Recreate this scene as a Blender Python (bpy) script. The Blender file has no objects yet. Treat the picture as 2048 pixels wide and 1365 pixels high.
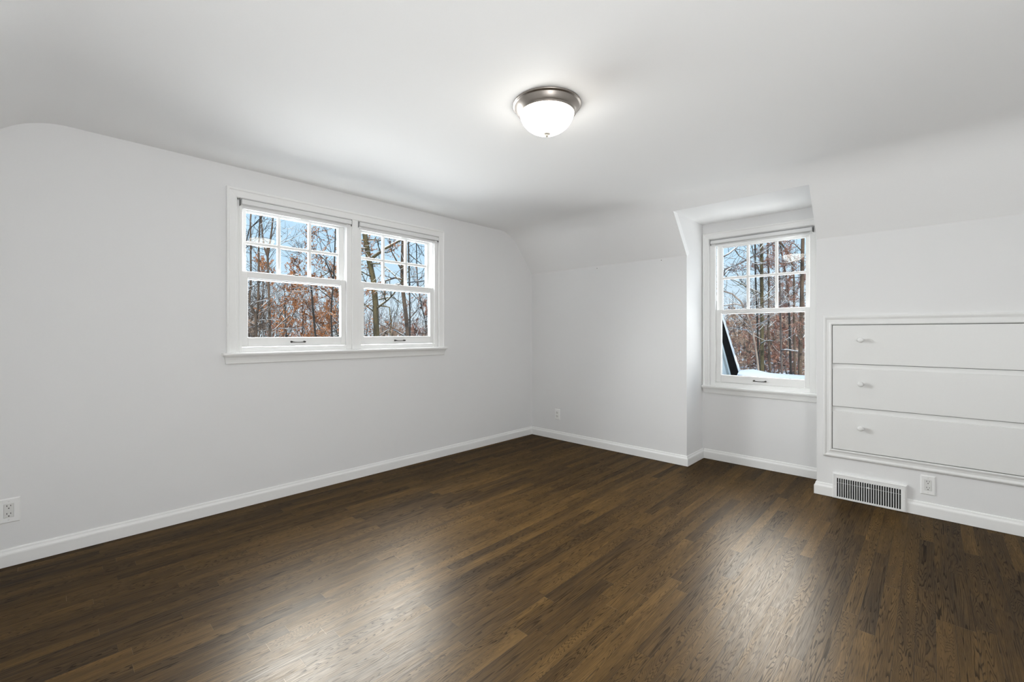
import bpy, math, random
import numpy as np
from mathutils import Vector

# ------------------------------------------------------------------ camera, world, sun, daylight, exposure
scene = bpy.context.scene
COL = scene.collection
FPX, CX, CY, EYE = 879.0, 1024.0, 667.0, 1.17          # focal length and vanishing line in pixels of the 2048x1365 frame
ANG = math.atan(836 / 879)
FWD = np.array([math.cos(ANG), math.sin(ANG), 0.0])
RGT = np.array([math.sin(ANG), -math.cos(ANG), 0.0])
CAMP = np.array([0, 0, EYE])

cam = bpy.data.cameras.new('camera')
cam.sensor_width = 36.0
cam.lens = FPX / 2048 * 36
cam.shift_y = -(682.5 - CY) / 2048
cam.clip_start = 0.02
cam.clip_end = 500
camo = bpy.data.objects.new('camera', cam)
camo.location = (0, 0, EYE)
camo.rotation_euler = (math.pi / 2, 0, ANG - math.pi / 2)
COL.objects.link(camo)
scene.camera = camo

vs = scene.view_settings
vs.view_transform = 'Standard'
vs.look = 'None'
vs.gamma = 1.0
vs.use_curve_mapping = False
vs.exposure = 0.07
scene.cycles.use_denoising = True
scene.cycles.max_bounces = 14
scene.cycles.diffuse_bounces = 8
scene.cycles.transparent_max_bounces = 24
scene.cycles.sample_clamp_indirect = 6.0

world = bpy.data.worlds.new('winter_sky')
scene.world = world
world.use_nodes = True
wt = world.node_tree
for n in list(wt.nodes):
    wt.nodes.remove(n)
_out = wt.nodes.new('ShaderNodeOutputWorld')
_bg = wt.nodes.new('ShaderNodeBackground')
_ramp = wt.nodes.new('ShaderNodeValToRGB')
_sep = wt.nodes.new('ShaderNodeSeparateXYZ')
_tc = wt.nodes.new('ShaderNodeTexCoord')
wt.links.new(_tc.outputs['Generated'], _sep.inputs[0])
wt.links.new(_sep.outputs['Z'], _ramp.inputs[0])
_e = _ramp.color_ramp.elements
_e[0].position = 0.0
_e[0].color = (0.76, 0.86, 0.95, 1)
_e[1].position = 0.55
_e[1].color = (0.36, 0.60, 0.96, 1)
_m = _ramp.color_ramp.elements.new(0.16)
_m.color = (0.56, 0.79, 0.99, 1)
wt.links.new(_ramp.outputs[0], _bg.inputs[0])
_bg.inputs[1].default_value = 1.0
wt.links.new(_bg.outputs[0], _out.inputs[0])

sun = bpy.data.lights.new('sun', 'SUN')
sun.energy = 3.8
sun.angle = math.radians(1.0)
sun.color = (1.0, 0.93, 0.82)
suno = bpy.data.objects.new('sun', sun)
suno.rotation_euler = Vector((0.55, 0.60, -0.42)).to_track_quat('-Z', 'Y').to_euler()
COL.objects.link(suno)


XL_ = -0.453                                            # the left knee wall, behind the viewpoint


def area_light(name, loc, aim, sx, sy, watts, color, spread):
    l = bpy.data.lights.new(name, 'AREA')
    l.shape = 'RECTANGLE'
    l.size, l.size_y = sx, sy
    l.energy = watts
    l.color = color
    l.spread = math.radians(spread)
    o = bpy.data.objects.new(name, l)
    o.location = loc
    o.rotation_euler = Vector(aim).to_track_quat('-Z', 'Y').to_euler()
    COL.objects.link(o)
    return o


DAY = (0.975, 0.99, 1.0)
area_light('daylight_gable_window', (1.71, 3.84, 1.66), (-0.12, -1, -0.5), 1.85, 1.15, 158, DAY, 126)
area_light('daylight_dormer_window', (4.78, 1.10, 1.46), (-1, -0.28, -0.5), 0.90, 1.40, 25, (1.0, 0.985, 0.965), 98)
area_light('snow_glow_dormer', (4.95, 0.50, 0.90), (-0.8, 0.0, 0.65), 0.9, 0.9, 17, (1.0, 0.985, 0.965), 150)
area_light('fill_light_left', (XL_ + 0.10, -0.75, 1.35), (0.5, 1.0, 0.35), 1.2, 0.9, 43, DAY, 160)  # added fill light

# ------------------------------------------------------------------ helpers
rnd = random.Random(11)
ORG = {}


def pix(u, v, depth):
    """world point seen at pixel (u, v) at a distance depth in front of the camera"""
    d = FWD + RGT * ((u - CX) / FPX) + np.array([0, 0, 1.0]) * ((CY - v) / FPX)
    return CAMP + d * depth


def on_z(u, v, z):
    d = FWD + RGT * ((u - CX) / FPX) + np.array([0, 0, 1.0]) * ((CY - v) / FPX)
    return CAMP + d * ((z - EYE) / d[2])


def tag(o, label=None, cat=None, group=None, kind=None):
    if label:
        o['label'] = label
    if cat:
        o['category'] = cat
    if group:
        o['group'] = group
    if kind:
        o['kind'] = kind
    return o


def empty(name, loc):
    o = bpy.data.objects.new(name, None)
    o.empty_display_size = 0.1
    o.location = loc
    COL.objects.link(o)
    ORG[o.name] = np.array(loc, float)
    return o


YA, XB, XD = 3.352, 3.86, 4.235                        # gable wall, knee wall, dormer back wall


def on_gable(s, t, h):
    return (s, YA - h, t)


def on_knee(s, t, h):
    return (XB - h, -s, t)


def on_dormer(s, t, h):
    return (XD - h, -s, t)


def ident(a, b, c):
    return (a, b, c)


class MB:
    def __init__(self):
        self.v, self.f = [], []

    def add(self, vs_, fs_):
        n = len(self.v)
        self.v.extend([tuple(map(float, p)) for p in vs_])
        self.f.extend([tuple(i + n for i in f) for f in fs_])
        return self

    def box(self, a0, a1, b0, b1, c0, c1, m=ident):
        p = [m(a, b, c) for c in (c0, c1) for b in (b0, b1) for a in (a0, a1)]
        return self.add(p, [(0, 2, 3, 1), (4, 5, 7, 6), (0, 1, 5, 4), (2, 6, 7, 3), (0, 4, 6, 2), (1, 3, 7, 5)])

    def prism(self, poly, c0, c1, m=ident):
        n = len(poly)
        p = [m(a, b, c0) for a, b in poly] + [m(a, b, c1) for a, b in poly]
        fs = [tuple(range(n))[::-1], tuple(range(n, 2 * n))]
        fs += [(i, (i + 1) % n, n + (i + 1) % n, n + i) for i in range(n)]
        return self.add(p, fs)

    def strip(self, prof, pts_fn, closed=False, close_prof=True, caps=True):
        """sweep: pts_fn(i) gives the list of corner points for profile point i"""
        rings = [pts_fn(p) for p in prof]
        m, k = len(rings), len(rings[0])
        vs_ = [q for r in rings for q in r]
        fs = []
        kk = k if closed else k - 1
        mm = m if close_prof else m - 1
        for i in range(mm):
            for j in range(kk):
                i2, j2 = (i + 1) % m, (j + 1) % k
                fs.append((i * k + j, i * k + j2, i2 * k + j2, i2 * k + j))
        if caps and not closed and close_prof:
            fs.append(tuple(i * k for i in range(m)))
            fs.append(tuple(i * k + k - 1 for i in range(m))[::-1])
        return self.add(vs_, fs)

    def lathe(self, prof, n, m, cap0=False, cap1=False):
        """prof: (radius, height); m(x, y, h) places it"""
        vs_ = [m(r * math.cos(2 * math.pi * j / n), r * math.sin(2 * math.pi * j / n), h) for r, h in prof for j in range(n)]
        fs = [(i * n + j, i * n + (j + 1) % n, (i + 1) * n + (j + 1) % n, (i + 1) * n + j) for i in range(len(prof) - 1) for j in range(n)]
        if cap0:
            fs.append(tuple(range(n))[::-1])
        if cap1:
            b = (len(prof) - 1) * n
            fs.append(tuple(range(b, b + n)))
        return self.add(vs_, fs)

    def tube(self, pts, rad, n=5):
        pts = np.asarray(pts, float)
        k = len(pts)
        tan = np.gradient(pts, axis=0)
        tan /= np.linalg.norm(tan, axis=1)[:, None] + 1e-9
        ref = np.array([0.31, 0.95, 0.05]) if abs(tan[0][2]) > 0.7 else np.array([0.05, 0.02, 1.0])
        a = np.cross(tan, ref)
        a /= np.linalg.norm(a, axis=1)[:, None] + 1e-9
        b = np.cross(tan, a)
        ph = np.arange(n) * 2 * math.pi / n
        vs_ = (pts[:, None, :] + np.asarray(rad)[:, None, None] * (np.cos(ph)[None, :, None] * a[:, None, :] + np.sin(ph)[None, :, None] * b[:, None, :])).reshape(-1, 3)
        o = len(self.v)
        self.v.extend(map(tuple, vs_))
        for i in range(k - 1):
            for j in range(n):
                j2 = (j + 1) % n
                self.f.append((o + i * n + j, o + i * n + j2, o + (i + 1) * n + j2, o + (i + 1) * n + j))
        self.f.append(tuple(o + j for j in range(n))[::-1])
        self.f.append(tuple(o + (k - 1) * n + j for j in range(n)))
        return self

    def build(self, name, mat, parent=None, bevel=0, smooth=False, segs=2, recalc=True):
        me = bpy.data.meshes.new(name)
        org = ORG.get(parent.name, np.zeros(3)) if parent else np.zeros(3)
        vv = np.asarray(self.v, float) - org
        me.from_pydata(vv.tolist(), [], self.f)
        if recalc:
            import bmesh
            bm = bmesh.new()
            bm.from_mesh(me)
            bmesh.ops.recalc_face_normals(bm, faces=bm.faces)
            bm.to_mesh(me)
            bm.free()
        me.materials.append(mat)
        if smooth:
            me.polygons.foreach_set('use_smooth', [True] * len(me.polygons))
        o = bpy.data.objects.new(name, me)
        COL.objects.link(o)
        if parent:
            o.parent = parent
        ORG[o.name] = org
        if bevel:
            b = o.modifiers.new('soft_edges', 'BEVEL')
            b.width = bevel
            b.segments = segs
            b.limit_method = 'ANGLE'
            b.angle_limit = math.radians(40)
        return o


# ------------------------------------------------------------------ materials
def new_mat(name):
    m = bpy.data.materials.new(name)
    m.use_nodes = True
    nt = m.node_tree
    return m, nt, nt.nodes['Principled BSDF']


def sock(nt, x):
    if hasattr(x, 'outputs'):
        return x.outputs[0]
    return x


def node(nt, typ, ins=(), **props):
    n = nt.nodes.new(typ)
    for k, v in props.items():
        setattr(n, k, v)
    for i, v in (ins.items() if isinstance(ins, dict) else enumerate(ins)):
        if v is None:
            continue
        if hasattr(v, 'outputs') or isinstance(v, bpy.types.NodeSocket):
            nt.links.new(sock(nt, v), n.inputs[i])
        else:
            n.inputs[i].default_value = v
    return n


def mth(nt, op, *a):
    return node(nt, 'ShaderNodeMath', a, operation=op)


def plain(name, col, rough=0.5, metal=0.0, bump=0.0, bscale=200.0, spec=0.5):
    m, nt, b = new_mat(name)
    b.inputs['Base Color'].default_value = (*col, 1)
    b.inputs['Roughness'].default_value = rough
    b.inputs['Metallic'].default_value = metal
    b.inputs['Specular IOR Level'].default_value = spec
    tc = node(nt, 'ShaderNodeTexCoord')
    nz = node(nt, 'ShaderNodeTexNoise', {'Vector': tc.outputs['Object'], 'Scale': bscale, 'Detail': 3.0})
    v = node(nt, 'ShaderNodeMapRange', {0: nz.outputs['Fac'], 3: 0.985, 4: 1.015})
    hv = node(nt, 'ShaderNodeHueSaturation', {'Value': v, 'Color': (*col, 1)})
    nt.links.new(hv.outputs[0], b.inputs['Base Color'])
    if bump:
        bp = node(nt, 'ShaderNodeBump', {'Strength': bump, 'Distance': 0.002, 'Height': nz.outputs['Fac']})
        nt.links.new(bp.outputs[0], b.inputs['Normal'])
    return m


M_WALL = plain('wall_paint', (0.78, 0.78, 0.78), 0.75, bump=0.06, bscale=320)
M_CEIL = plain('ceiling_paint', (0.885, 0.885, 0.885), 0.85, bump=0.05, bscale=260)
M_TRIM = plain('trim_paint', (0.85, 0.85, 0.84), 0.38, bump=0.02, bscale=90)
M_DRESS = plain('dresser_paint', (0.78, 0.78, 0.77), 0.42, bump=0.05, bscale=140)
M_PLATE = plain('outlet_plastic', (0.86, 0.86, 0.85), 0.3)
M_PLATE2 = plain('receptacle_plastic', (0.74, 0.74, 0.72), 0.35)
M_SLOT = plain('slot_black', (0.01, 0.01, 0.01), 0.6)
M_FABRIC = plain('shade_fabric', (0.80, 0.80, 0.79), 0.8, bump=0.3, bscale=900)
M_ALU = plain('shade_bar', (0.78, 0.78, 0.78), 0.65, spec=0.12)
M_GAPSHADE = plain('gap_shade_grey', (0.36, 0.36, 0.36), 0.5)
M_DARK = plain('bracket_and_gap_dark', (0.16, 0.16, 0.16), 0.5)
M_BRONZE = plain('bronze_pull', (0.045, 0.040, 0.036), 0.35, 0.8)
M_NICKEL = plain('brushed_nickel', (0.30, 0.27, 0.245), 0.36, 1.0)
M_SATIN = plain('satin_nickel', (0.60, 0.56, 0.50), 0.55, 0.6)
M_VENT = plain('register_enamel', (0.84, 0.84, 0.83), 0.35)
M_GASKET = plain('glazing_gasket', (0.10, 0.11, 0.12), 0.6)
M_SNOW = plain('snow', (0.78, 0.79, 0.79), 0.9, bump=0.4, bscale=14)
M_BLACK = plain('fascia_soffit_shade', (0.003, 0.003, 0.0035), 0.9, spec=0.0)
M_GREYTRIM = plain('grey_trim_board', (0.42, 0.47, 0.48), 0.5)
M_GREYMID = plain('grey_corner_board', (0.20, 0.225, 0.225), 0.5)
M_SIDING = plain('dark_grey_siding', (0.18, 0.20, 0.19), 0.7)  # even dark grey of the siding and the roof deck
M_FENCE = plain('fence_wood', (0.09, 0.07, 0.055), 0.8)


def bark(name, c0, c1, scale=6.0):
    m, nt, b = new_mat(name)
    tc = node(nt, 'ShaderNodeTexCoord')
    mp = node(nt, 'ShaderNodeMapping', {'Vector': tc.outputs['Object'], 'Scale': (1, 1, 0.35)})
    nz = node(nt, 'ShaderNodeTexNoise', {'Vector': mp, 'Scale': scale, 'Detail': 5.0, 'Roughness': 0.65})
    mx = node(nt, 'ShaderNodeMapRange', {0: nz.outputs['Fac'], 1: 0.36, 2: 0.64})
    mix = node(nt, 'ShaderNodeMix', {0: mx, 6: (*c0, 1), 7: (*c1, 1)}, data_type='RGBA')
    nt.links.new(mix.outputs[2], b.inputs['Base Color'])
    b.inputs['Roughness'].default_value = 0.9
    bp = node(nt, 'ShaderNodeBump', {'Strength': 0.7, 'Distance': 0.03, 'Height': nz.outputs['Fac']})
    nt.links.new(bp.outputs[0], b.inputs['Normal'])
    return m


M_OLIVE = bark('olive_bark', (0.035, 0.028, 0.012), (0.115, 0.090, 0.038))
M_BROWN = bark('brown_bark', (0.040, 0.027, 0.018), (0.130, 0.085, 0.055))
M_DBARK = bark('dark_bark', (0.010, 0.009, 0.008), (0.035, 0.027, 0.022))
M_PALE = bark('pale_bark', (0.20, 0.15, 0.12), (0.36, 0.29, 0.24))
M_TWIG = bark('grey_twig', (0.060, 0.050, 0.044), (0.150, 0.120, 0.105))


def leafmat(name, c0, c1):
    m, nt, b = new_mat(name)
    tc = node(nt, 'ShaderNodeTexCoord')
    nz = node(nt, 'ShaderNodeTexNoise', {'Vector': tc.outputs['Object'], 'Scale': 3.5, 'Detail': 3.0})
    mx = node(nt, 'ShaderNodeMapRange', {0: nz.outputs['Fac'], 1: 0.3, 2: 0.7})
    mix = node(nt, 'ShaderNodeMix', {0: mx, 6: (*c0, 1), 7: (*c1, 1)}, data_type='RGBA')
    nt.links.new(mix.outputs[2], b.inputs['Base Color'])
    b.inputs['Roughness'].default_value = 0.8
    return m


M_ORANGE = leafmat('orange_leaf', (0.27, 0.095, 0.030), (0.52, 0.22, 0.075))
M_RUSSET = leafmat('russet_leaf', (0.20, 0.080, 0.055), (0.46, 0.25, 0.175))
M_TAN = leafmat('tan_leaf', (0.32, 0.22, 0.16), (0.58, 0.42, 0.31))
M_NEEDLE = leafmat('needle', (0.022, 0.032, 0.018), (0.070, 0.080, 0.045))

# window glass: clear sheet with a mirror sheen that grows at grazing angles
M_GLASS, nt, b = new_mat('window_glass')
nt.nodes.remove(b)
lw = node(nt, 'ShaderNodeLayerWeight', {'Blend': 0.5})
pw = mth(nt, 'POWER', lw.outputs['Facing'], 4.0)
fc = mth(nt, 'MULTIPLY_ADD', pw, 0.55, 0.013)
tr = node(nt, 'ShaderNodeBsdfTransparent', {0: (0.985, 0.995, 0.99, 1)})
gl = node(nt, 'ShaderNodeBsdfGlossy', {'Color': (1, 1, 1, 1), 'Roughness': 0.0})
ms = node(nt, 'ShaderNodeMixShader', (fc, tr, gl))
nt.links.new(ms.outputs[0], nt.nodes['Material Output'].inputs[0])

# the lit frosted bowl of the ceiling lamp
M_BOWL, nt, b = new_mat('frosted_bowl_lit')
b.inputs['Base Color'].default_value = (0.9, 0.9, 0.88, 1)
b.inputs['Roughness'].default_value = 0.4
lw = node(nt, 'ShaderNodeLayerWeight', {'Blend': 0.35})
st = node(nt, 'ShaderNodeMapRange', {0: lw.outputs['Facing'], 3: 16.0, 4: 11.0})
b.inputs['Emission Color'].default_value = (1.0, 0.955, 0.88, 1)
nt.links.new(st.outputs[0], b.inputs['Emission Strength'])


def wood_floor():
    m, nt, b = new_mat('dark_oak_strip_floor')
    tc = node(nt, 'ShaderNodeTexCoord')
    sp = node(nt, 'ShaderNodeSeparateXYZ', (tc.outputs['Object'],))
    X, Y = sp.outputs[0], sp.outputs[1]
    W = 0.0572
    yy = mth(nt, 'DIVIDE', mth(nt, 'SUBTRACT', Y, 0.384), W)
    row = mth(nt, 'FLOOR', yy)
    fy = mth(nt, 'SUBTRACT', yy, row)
    r1 = node(nt, 'ShaderNodeTexWhiteNoise', {'W': row}, noise_dimensions='1D')
    r2 = node(nt, 'ShaderNodeTexWhiteNoise', {'W': mth(nt, 'ADD', row, 311.7)}, noise_dimensions='1D')
    L = mth(nt, 'MULTIPLY_ADD', r2.outputs[0], 0.75, 0.45)
    xx = mth(nt, 'DIVIDE', mth(nt, 'MULTIPLY_ADD', r1.outputs[0], 9.7, X), L)
    col = mth(nt, 'FLOOR', xx)
    fx = mth(nt, 'SUBTRACT', xx, col)
    cv = node(nt, 'ShaderNodeCombineXYZ', (row, col, 0.0))
    idn = node(nt, 'ShaderNodeTexWhiteNoise', {'Vector': cv}, noise_dimensions='3D')
    ID = idn.outputs['Value']
    sid = node(nt, 'ShaderNodeSeparateColor', (idn.outputs['Color'],))
    # growth-ring lines: contour lines of a stretched noise field, different on every board
    gv = node(nt, 'ShaderNodeCombineXYZ', (mth(nt, 'MULTIPLY', X, mth(nt, 'MULTIPLY_ADD', mth(nt, 'POWER', sid.outputs[1], 2.0), 2.0, 0.45)), mth(nt, 'MULTIPLY', Y, 19.0), mth(nt, 'MULTIPLY', ID, 173.0)))
    g1 = node(nt, 'ShaderNodeTexNoise', {'Vector': gv, 'Scale': 1.0, 'Detail': 2.6, 'Roughness': 0.42, 'Distortion': 0.12})
    freq = mth(nt, 'MULTIPLY_ADD', sid.outputs[0], 34.0, 24.0)
    ring = mth(nt, 'FRACT', mth(nt, 'MULTIPLY', g1.outputs['Fac'], freq))
    ringl = node(nt, 'ShaderNodeMapRange', {0: ring, 1: 0.50, 2: 1.0, 3: 0.0, 4: 1.0}, interpolation_type='SMOOTHERSTEP')
    # long pores
    pv = node(nt, 'ShaderNodeCombineXYZ', (mth(nt, 'MULTIPLY', X, 16.0), mth(nt, 'MULTIPLY', Y, 420.0), mth(nt, 'MULTIPLY', ID, 57.0)))
    p1 = node(nt, 'ShaderNodeTexNoise', {'Vector': pv, 'Scale': 1.0, 'Detail': 3.0, 'Roughness': 0.6})
    pore = node(nt, 'ShaderNodeMapRange', {0: p1.outputs['Fac'], 1: 0.42, 2: 0.68, 3: 0.0, 4: 1.0})
    # slow tone drift inside a board and stain mottling
    sv = node(nt, 'ShaderNodeCombineXYZ', (mth(nt, 'MULTIPLY', X, 2.2), mth(nt, 'MULTIPLY', Y, 22.0), mth(nt, 'MULTIPLY', ID, 31.0)))
    s1 = node(nt, 'ShaderNodeTexNoise', {'Vector': sv, 'Scale': 1.0, 'Detail': 4.0, 'Roughness': 0.6})
    tone = mth(nt, 'ADD', mth(nt, 'MULTIPLY', ID, 0.58), mth(nt, 'MULTIPLY_ADD', s1.outputs['Fac'], 1.3, -0.46))
    cr = node(nt, 'ShaderNodeValToRGB', (tone,))
    e = cr.color_ramp.elements
    e[0].position, e[0].color = 0.0, (0.021, 0.0105, 0.0025, 1)
    e[1].position, e[1].color = 1.0, (0.140, 0.076, 0.0200, 1)
    for p, c in ((0.35, (0.050, 0.0254, 0.0054, 1)), (0.7, (0.085, 0.0450, 0.0100, 1))):
        k = cr.color_ramp.elements.new(p)
        k.color = c
    dark = mth(nt, 'MULTIPLY', mth(nt, 'SUBTRACT', 1.0, mth(nt, 'MULTIPLY', ringl, mth(nt, 'MULTIPLY_ADD', sid.outputs[2], 0.36, 0.46))),
               mth(nt, 'SUBTRACT', 1.0, mth(nt, 'MULTIPLY', pore, 0.34)))
    c1 = node(nt, 'ShaderNodeMix', {0: 1.0, 6: cr.outputs[0], 7: dark}, data_type='RGBA', blend_type='MULTIPLY')
    # seams
    ey = mth(nt, 'MULTIPLY', mth(nt, 'MINIMUM', fy, mth(nt, 'SUBTRACT', 1.0, fy)), W)
    ex = mth(nt, 'MULTIPLY', mth(nt, 'MINIMUM', fx, mth(nt, 'SUBTRACT', 1.0, fx)), L)
    gapn = node(nt, 'ShaderNodeTexNoise', {'Vector': node(nt, 'ShaderNodeCombineXYZ', (mth(nt, 'MULTIPLY', X, 3.0), row, 0.0)), 'Scale': 1.0, 'Detail': 2.0})
    gw = node(nt, 'ShaderNodeMapRange', {0: gapn.outputs['Fac'], 1: 0.35, 2: 0.75, 3: 0.0004, 4: 0.0013})
    sy = mth(nt, 'LESS_THAN', ey, gw)
    sx = mth(nt, 'LESS_THAN', ex, 0.0008)
    c2 = node(nt, 'ShaderNodeMix', {0: mth(nt, 'MULTIPLY', sy, 0.8), 6: c1.outputs[2], 7: (0.008, 0.006, 0.004, 1)}, data_type='RGBA')
    endc = node(nt, 'ShaderNodeMix', {0: mth(nt, 'GREATER_THAN', ID, 0.62), 6: (0.008, 0.006, 0.004, 1), 7: (0.15, 0.105, 0.06, 1)}, data_type='RGBA')
    c3 = node(nt, 'ShaderNodeMix', {0: mth(nt, 'MULTIPLY', sx, 0.8), 6: c2.outputs[2], 7: endc.outputs[2]}, data_type='RGBA')
    df = node(nt, 'ShaderNodeBsdfDiffuse', {'Color': c3.outputs[2]})
    rg = mth(nt, 'ADD', mth(nt, 'MULTIPLY_ADD', s1.outputs['Fac'], 0.10, 0.27), mth(nt, 'MULTIPLY', pore, 0.08))
    gs = node(nt, 'ShaderNodeBsdfGlossy', {'Color': (1.0, 0.93, 0.84, 1), 'Roughness': rg})
    lw = node(nt, 'ShaderNodeLayerWeight', {'Blend': 0.5})
    fc = mth(nt, 'MULTIPLY_ADD', mth(nt, 'POWER', lw.outputs['Facing'], 4.0), 0.045, 0.050)
    mx = node(nt, 'ShaderNodeMixShader', (mth(nt, 'MULTIPLY', fc, mth(nt, 'MULTIPLY_ADD', dark, 0.5, 0.5)), df, gs))
    nt.links.new(mx.outputs[0], nt.nodes['Material Output'].inputs[0])
    nt.nodes.remove(b)
    hgt = mth(nt, 'SUBTRACT', mth(nt, 'MULTIPLY', mth(nt, 'ADD', mth(nt, 'MULTIPLY', ringl, -0.5), mth(nt, 'MULTIPLY', pore, -0.4)), 0.16),
              mth(nt, 'ADD', sy, sx))
    bp = node(nt, 'ShaderNodeBump', {'Strength': 0.14, 'Distance': 0.0006, 'Height': hgt})
    nt.links.new(bp.outputs[0], df.inputs['Normal'])
    nt.links.new(bp.outputs[0], gs.inputs['Normal'])
    return m


M_FLOOR = wood_floor()

# ------------------------------------------------------------------ room shell
YK, XL, ZC = -1.30, -0.453, 2.28                       # back wall, left knee wall, ceiling height
ZK = 1.856                                             # top of the knee walls
TAN = 1.18                                             # pitch of the sloped ceilings
DY0, DY1, DZ = 0.60, 1.55, 2.188                       # dormer recess: cheeks and ceiling height


def structure(o, label, cat):
    return tag(o, label, cat, kind='structure')


structure(MB().box(XL - .2, XD + .15, YK - .2, YA + .15, -0.12, 0.0).build('floor', M_FLOOR), 'dark brown stained oak strip floor with glossy window reflections', 'floor')

HOLE_A = (0.862, 2.517, 1.036, 2.076)
wa = MB()
s0, s1, t0, t1 = HOLE_A
for bx in ((XL - .2, s0, 0, 2.45), (s1, XB + .02, 0, 2.45), (s0, s1, 0, t0), (s0, s1, t1, 2.45)):
    wa.box(*bx, -0.14, 0, m=on_gable)
structure(wa.build('wall_front', M_WALL), 'pale grey gable wall holding the wide double window', 'wall')

# knee wall with the recess gap; dormer cheeks and dormer back wall are separate
kw = MB()
kw.box(XB, XB + .12, DY1 + .0003, YA + .1, 0, ZK + .02)
kw.box(XB, XB + .12, YK - .1, DY0 - .0003, 0, ZK + .02)
structure(kw.build('wall_right', M_WALL), 'pale grey knee wall under the slope with drawers built in', 'wall')

# ceiling profile (x, z) from the left knee wall over the flat part to the right knee wall
def cove(cx_, cz_, d0, d1, t, n=14):
    """quadratic rounding of a corner, t metres to either side"""
    p0, p2 = np.array([cx_, cz_]) + np.array(d0) * t, np.array([cx_, cz_]) + np.array(d1) * t
    c = np.array([cx_, cz_])
    return [tuple((1 - a) ** 2 * p0 + 2 * a * (1 - a) * c + a * a * p2) for a in np.linspace(0, 1, n)]


cs = 1 / math.hypot(1, TAN)
xr = XB - (ZC - ZK) / TAN + 0.003
xl = XL + (ZC - ZK) / TAN
prof = [(XL - .01, ZK - .012)] + cove(xl, ZC, (-cs, -TAN * cs), (1, 0), .17) + [(1.0, ZC), (1.7, ZC), (2.4, ZC)] + cove(xr, ZC, (-1, 0), (cs, -TAN * cs), .17) + [(XB + .01, ZK - .012)]
# add the vertex where the dormer ceiling meets the slope
for i in range(len(prof) - 1):
    a, c = prof[i], prof[i + 1]
    if a[0] > 2.5 and a[1] > DZ >= c[1]:
        f_ = (a[1] - DZ) / (a[1] - c[1])
        XCUT = a[0] + f_ * (c[0] - a[0])
        prof.insert(i + 1, (XCUT, DZ))
        ICUT = i + 1
        break
ys = [YK - .02, -0.6, 0.0, DY0, 0.9, 1.25, DY1, 2.2, 2.8, YA + .02]
cm = MB()
npf = len(prof)
cm.v = [(x, y, z) for y in ys for x, z in prof]
for j in range(len(ys) - 1):
    for i in range(npf - 1):
        if DY0 <= ys[j] < DY1 and i >= ICUT:
            continue
        cm.f.append((j * npf + i, (j + 1) * npf + i, (j + 1) * npf + i + 1, j * npf + i + 1))
ceil = cm.build('ceiling', M_CEIL, smooth=True, recalc=False)
sharp = ceil.data.attributes.new('sharp_edge', 'BOOLEAN', 'EDGE')
nfac = {}
for p in ceil.data.polygons:
    for k in p.edge_keys:
        nfac[k] = nfac.get(k, 0) + 1
sharp.data.foreach_set('value', [nfac[e.key] == 1 for e in ceil.data.edges])
sd = ceil.modifiers.new('thickness', 'SOLIDIFY')
sd.thickness = 0.06
sd.offset = -1.0
structure(ceil, 'white ceiling with rounded coves running into sloped sides', 'ceiling')

# dormer recess
cheek = [(XB + .03, 0), (XD + .01, 0), (XD + .01, DZ + .03), (XCUT + .012, DZ + .03), (XCUT + .012, DZ + .008)]
for i in range(ICUT + 1, npf - 1):
    cheek.append((prof[i][0] + .012, prof[i][1] + .008))
cheek.append((XB + .03, ZK))
dm = MB()
for y0, y1 in ((DY1 + .0006, DY1 + .1), (DY0 - .1, DY0 - .0006)):
    dm.prism(cheek, y0, y1, m=lambda a, b_, c: (a, c, b_))
structure(dm.build('wall_dormer_side', M_WALL), 'pale cheek walls of the dormer recess beside its window', 'wall')
HOLE_D = (-1.486, -0.652, 0.684, 2.036)                # s = -y
db = MB()
s0, s1, t0, t1 = HOLE_D
for bx in ((-DY1 - .1, s0, 0, 2.35), (s1, -DY0 + .1, 0, 2.35), (s0, s1, 0, t0), (s0, s1, t1, 2.35)):
    db.box(*bx, -0.14, 0, m=on_dormer)
structure(db.build('wall_dormer_back', M_WALL), 'pale grey back wall of the dormer recess below its window', 'wall')
structure(MB().box(XCUT + .004, XD + .14, DY0 - .1, DY1 + .1, DZ, DZ + .08).build('ceiling_dormer', M_CEIL), 'bright white flat ceiling of the dormer recess', 'ceiling')

structure(MB().box(XL - .12, XL, YK - .1, YA + .1, 0, ZK + .02).build('wall_left', M_WALL), 'pale grey knee wall behind the viewpoint on the left', 'wall')
structure(MB().box(XL - .2, XB + .1, YK - .12, YK, 0, 2.4).build('wall_back', M_WALL), 'pale grey wall behind the viewpoint', 'wall')

# baseboards: one moulded profile swept along the walls
BP = [(0, .0022), (.0145, .0022), (.0145, .060), (.0135, .066), (.0095, .073), (.0075, .078), (.0070, .083), (.0050, .088), (.0, .090)]


def baseboard(name, path, label):
    """path: list of (x, y); the room lies to the right of the path direction"""
    P = [np.array(p, float) for p in path]
    nrm = []
    for a, c in zip(P[:-1], P[1:]):
        d = (c - a) / np.linalg.norm(c - a)
        nrm.append(np.array([d[1], -d[0]]))
    offs = []
    for i in range(len(P)):
        if i == 0:
            offs.append(nrm[0])
        elif i == len(P) - 1:
            offs.append(nrm[-1])
        else:
            s = nrm[i - 1] + nrm[i]
            offs.append(s / (1 + nrm[i - 1] @ nrm[i]))
    o = MB().strip(BP, lambda p: [(*(P[i] + offs[i] * p[0]), p[1]) for i in range(len(P))]).build(name, M_TRIM)
    return structure(o, label, 'baseboard')


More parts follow.
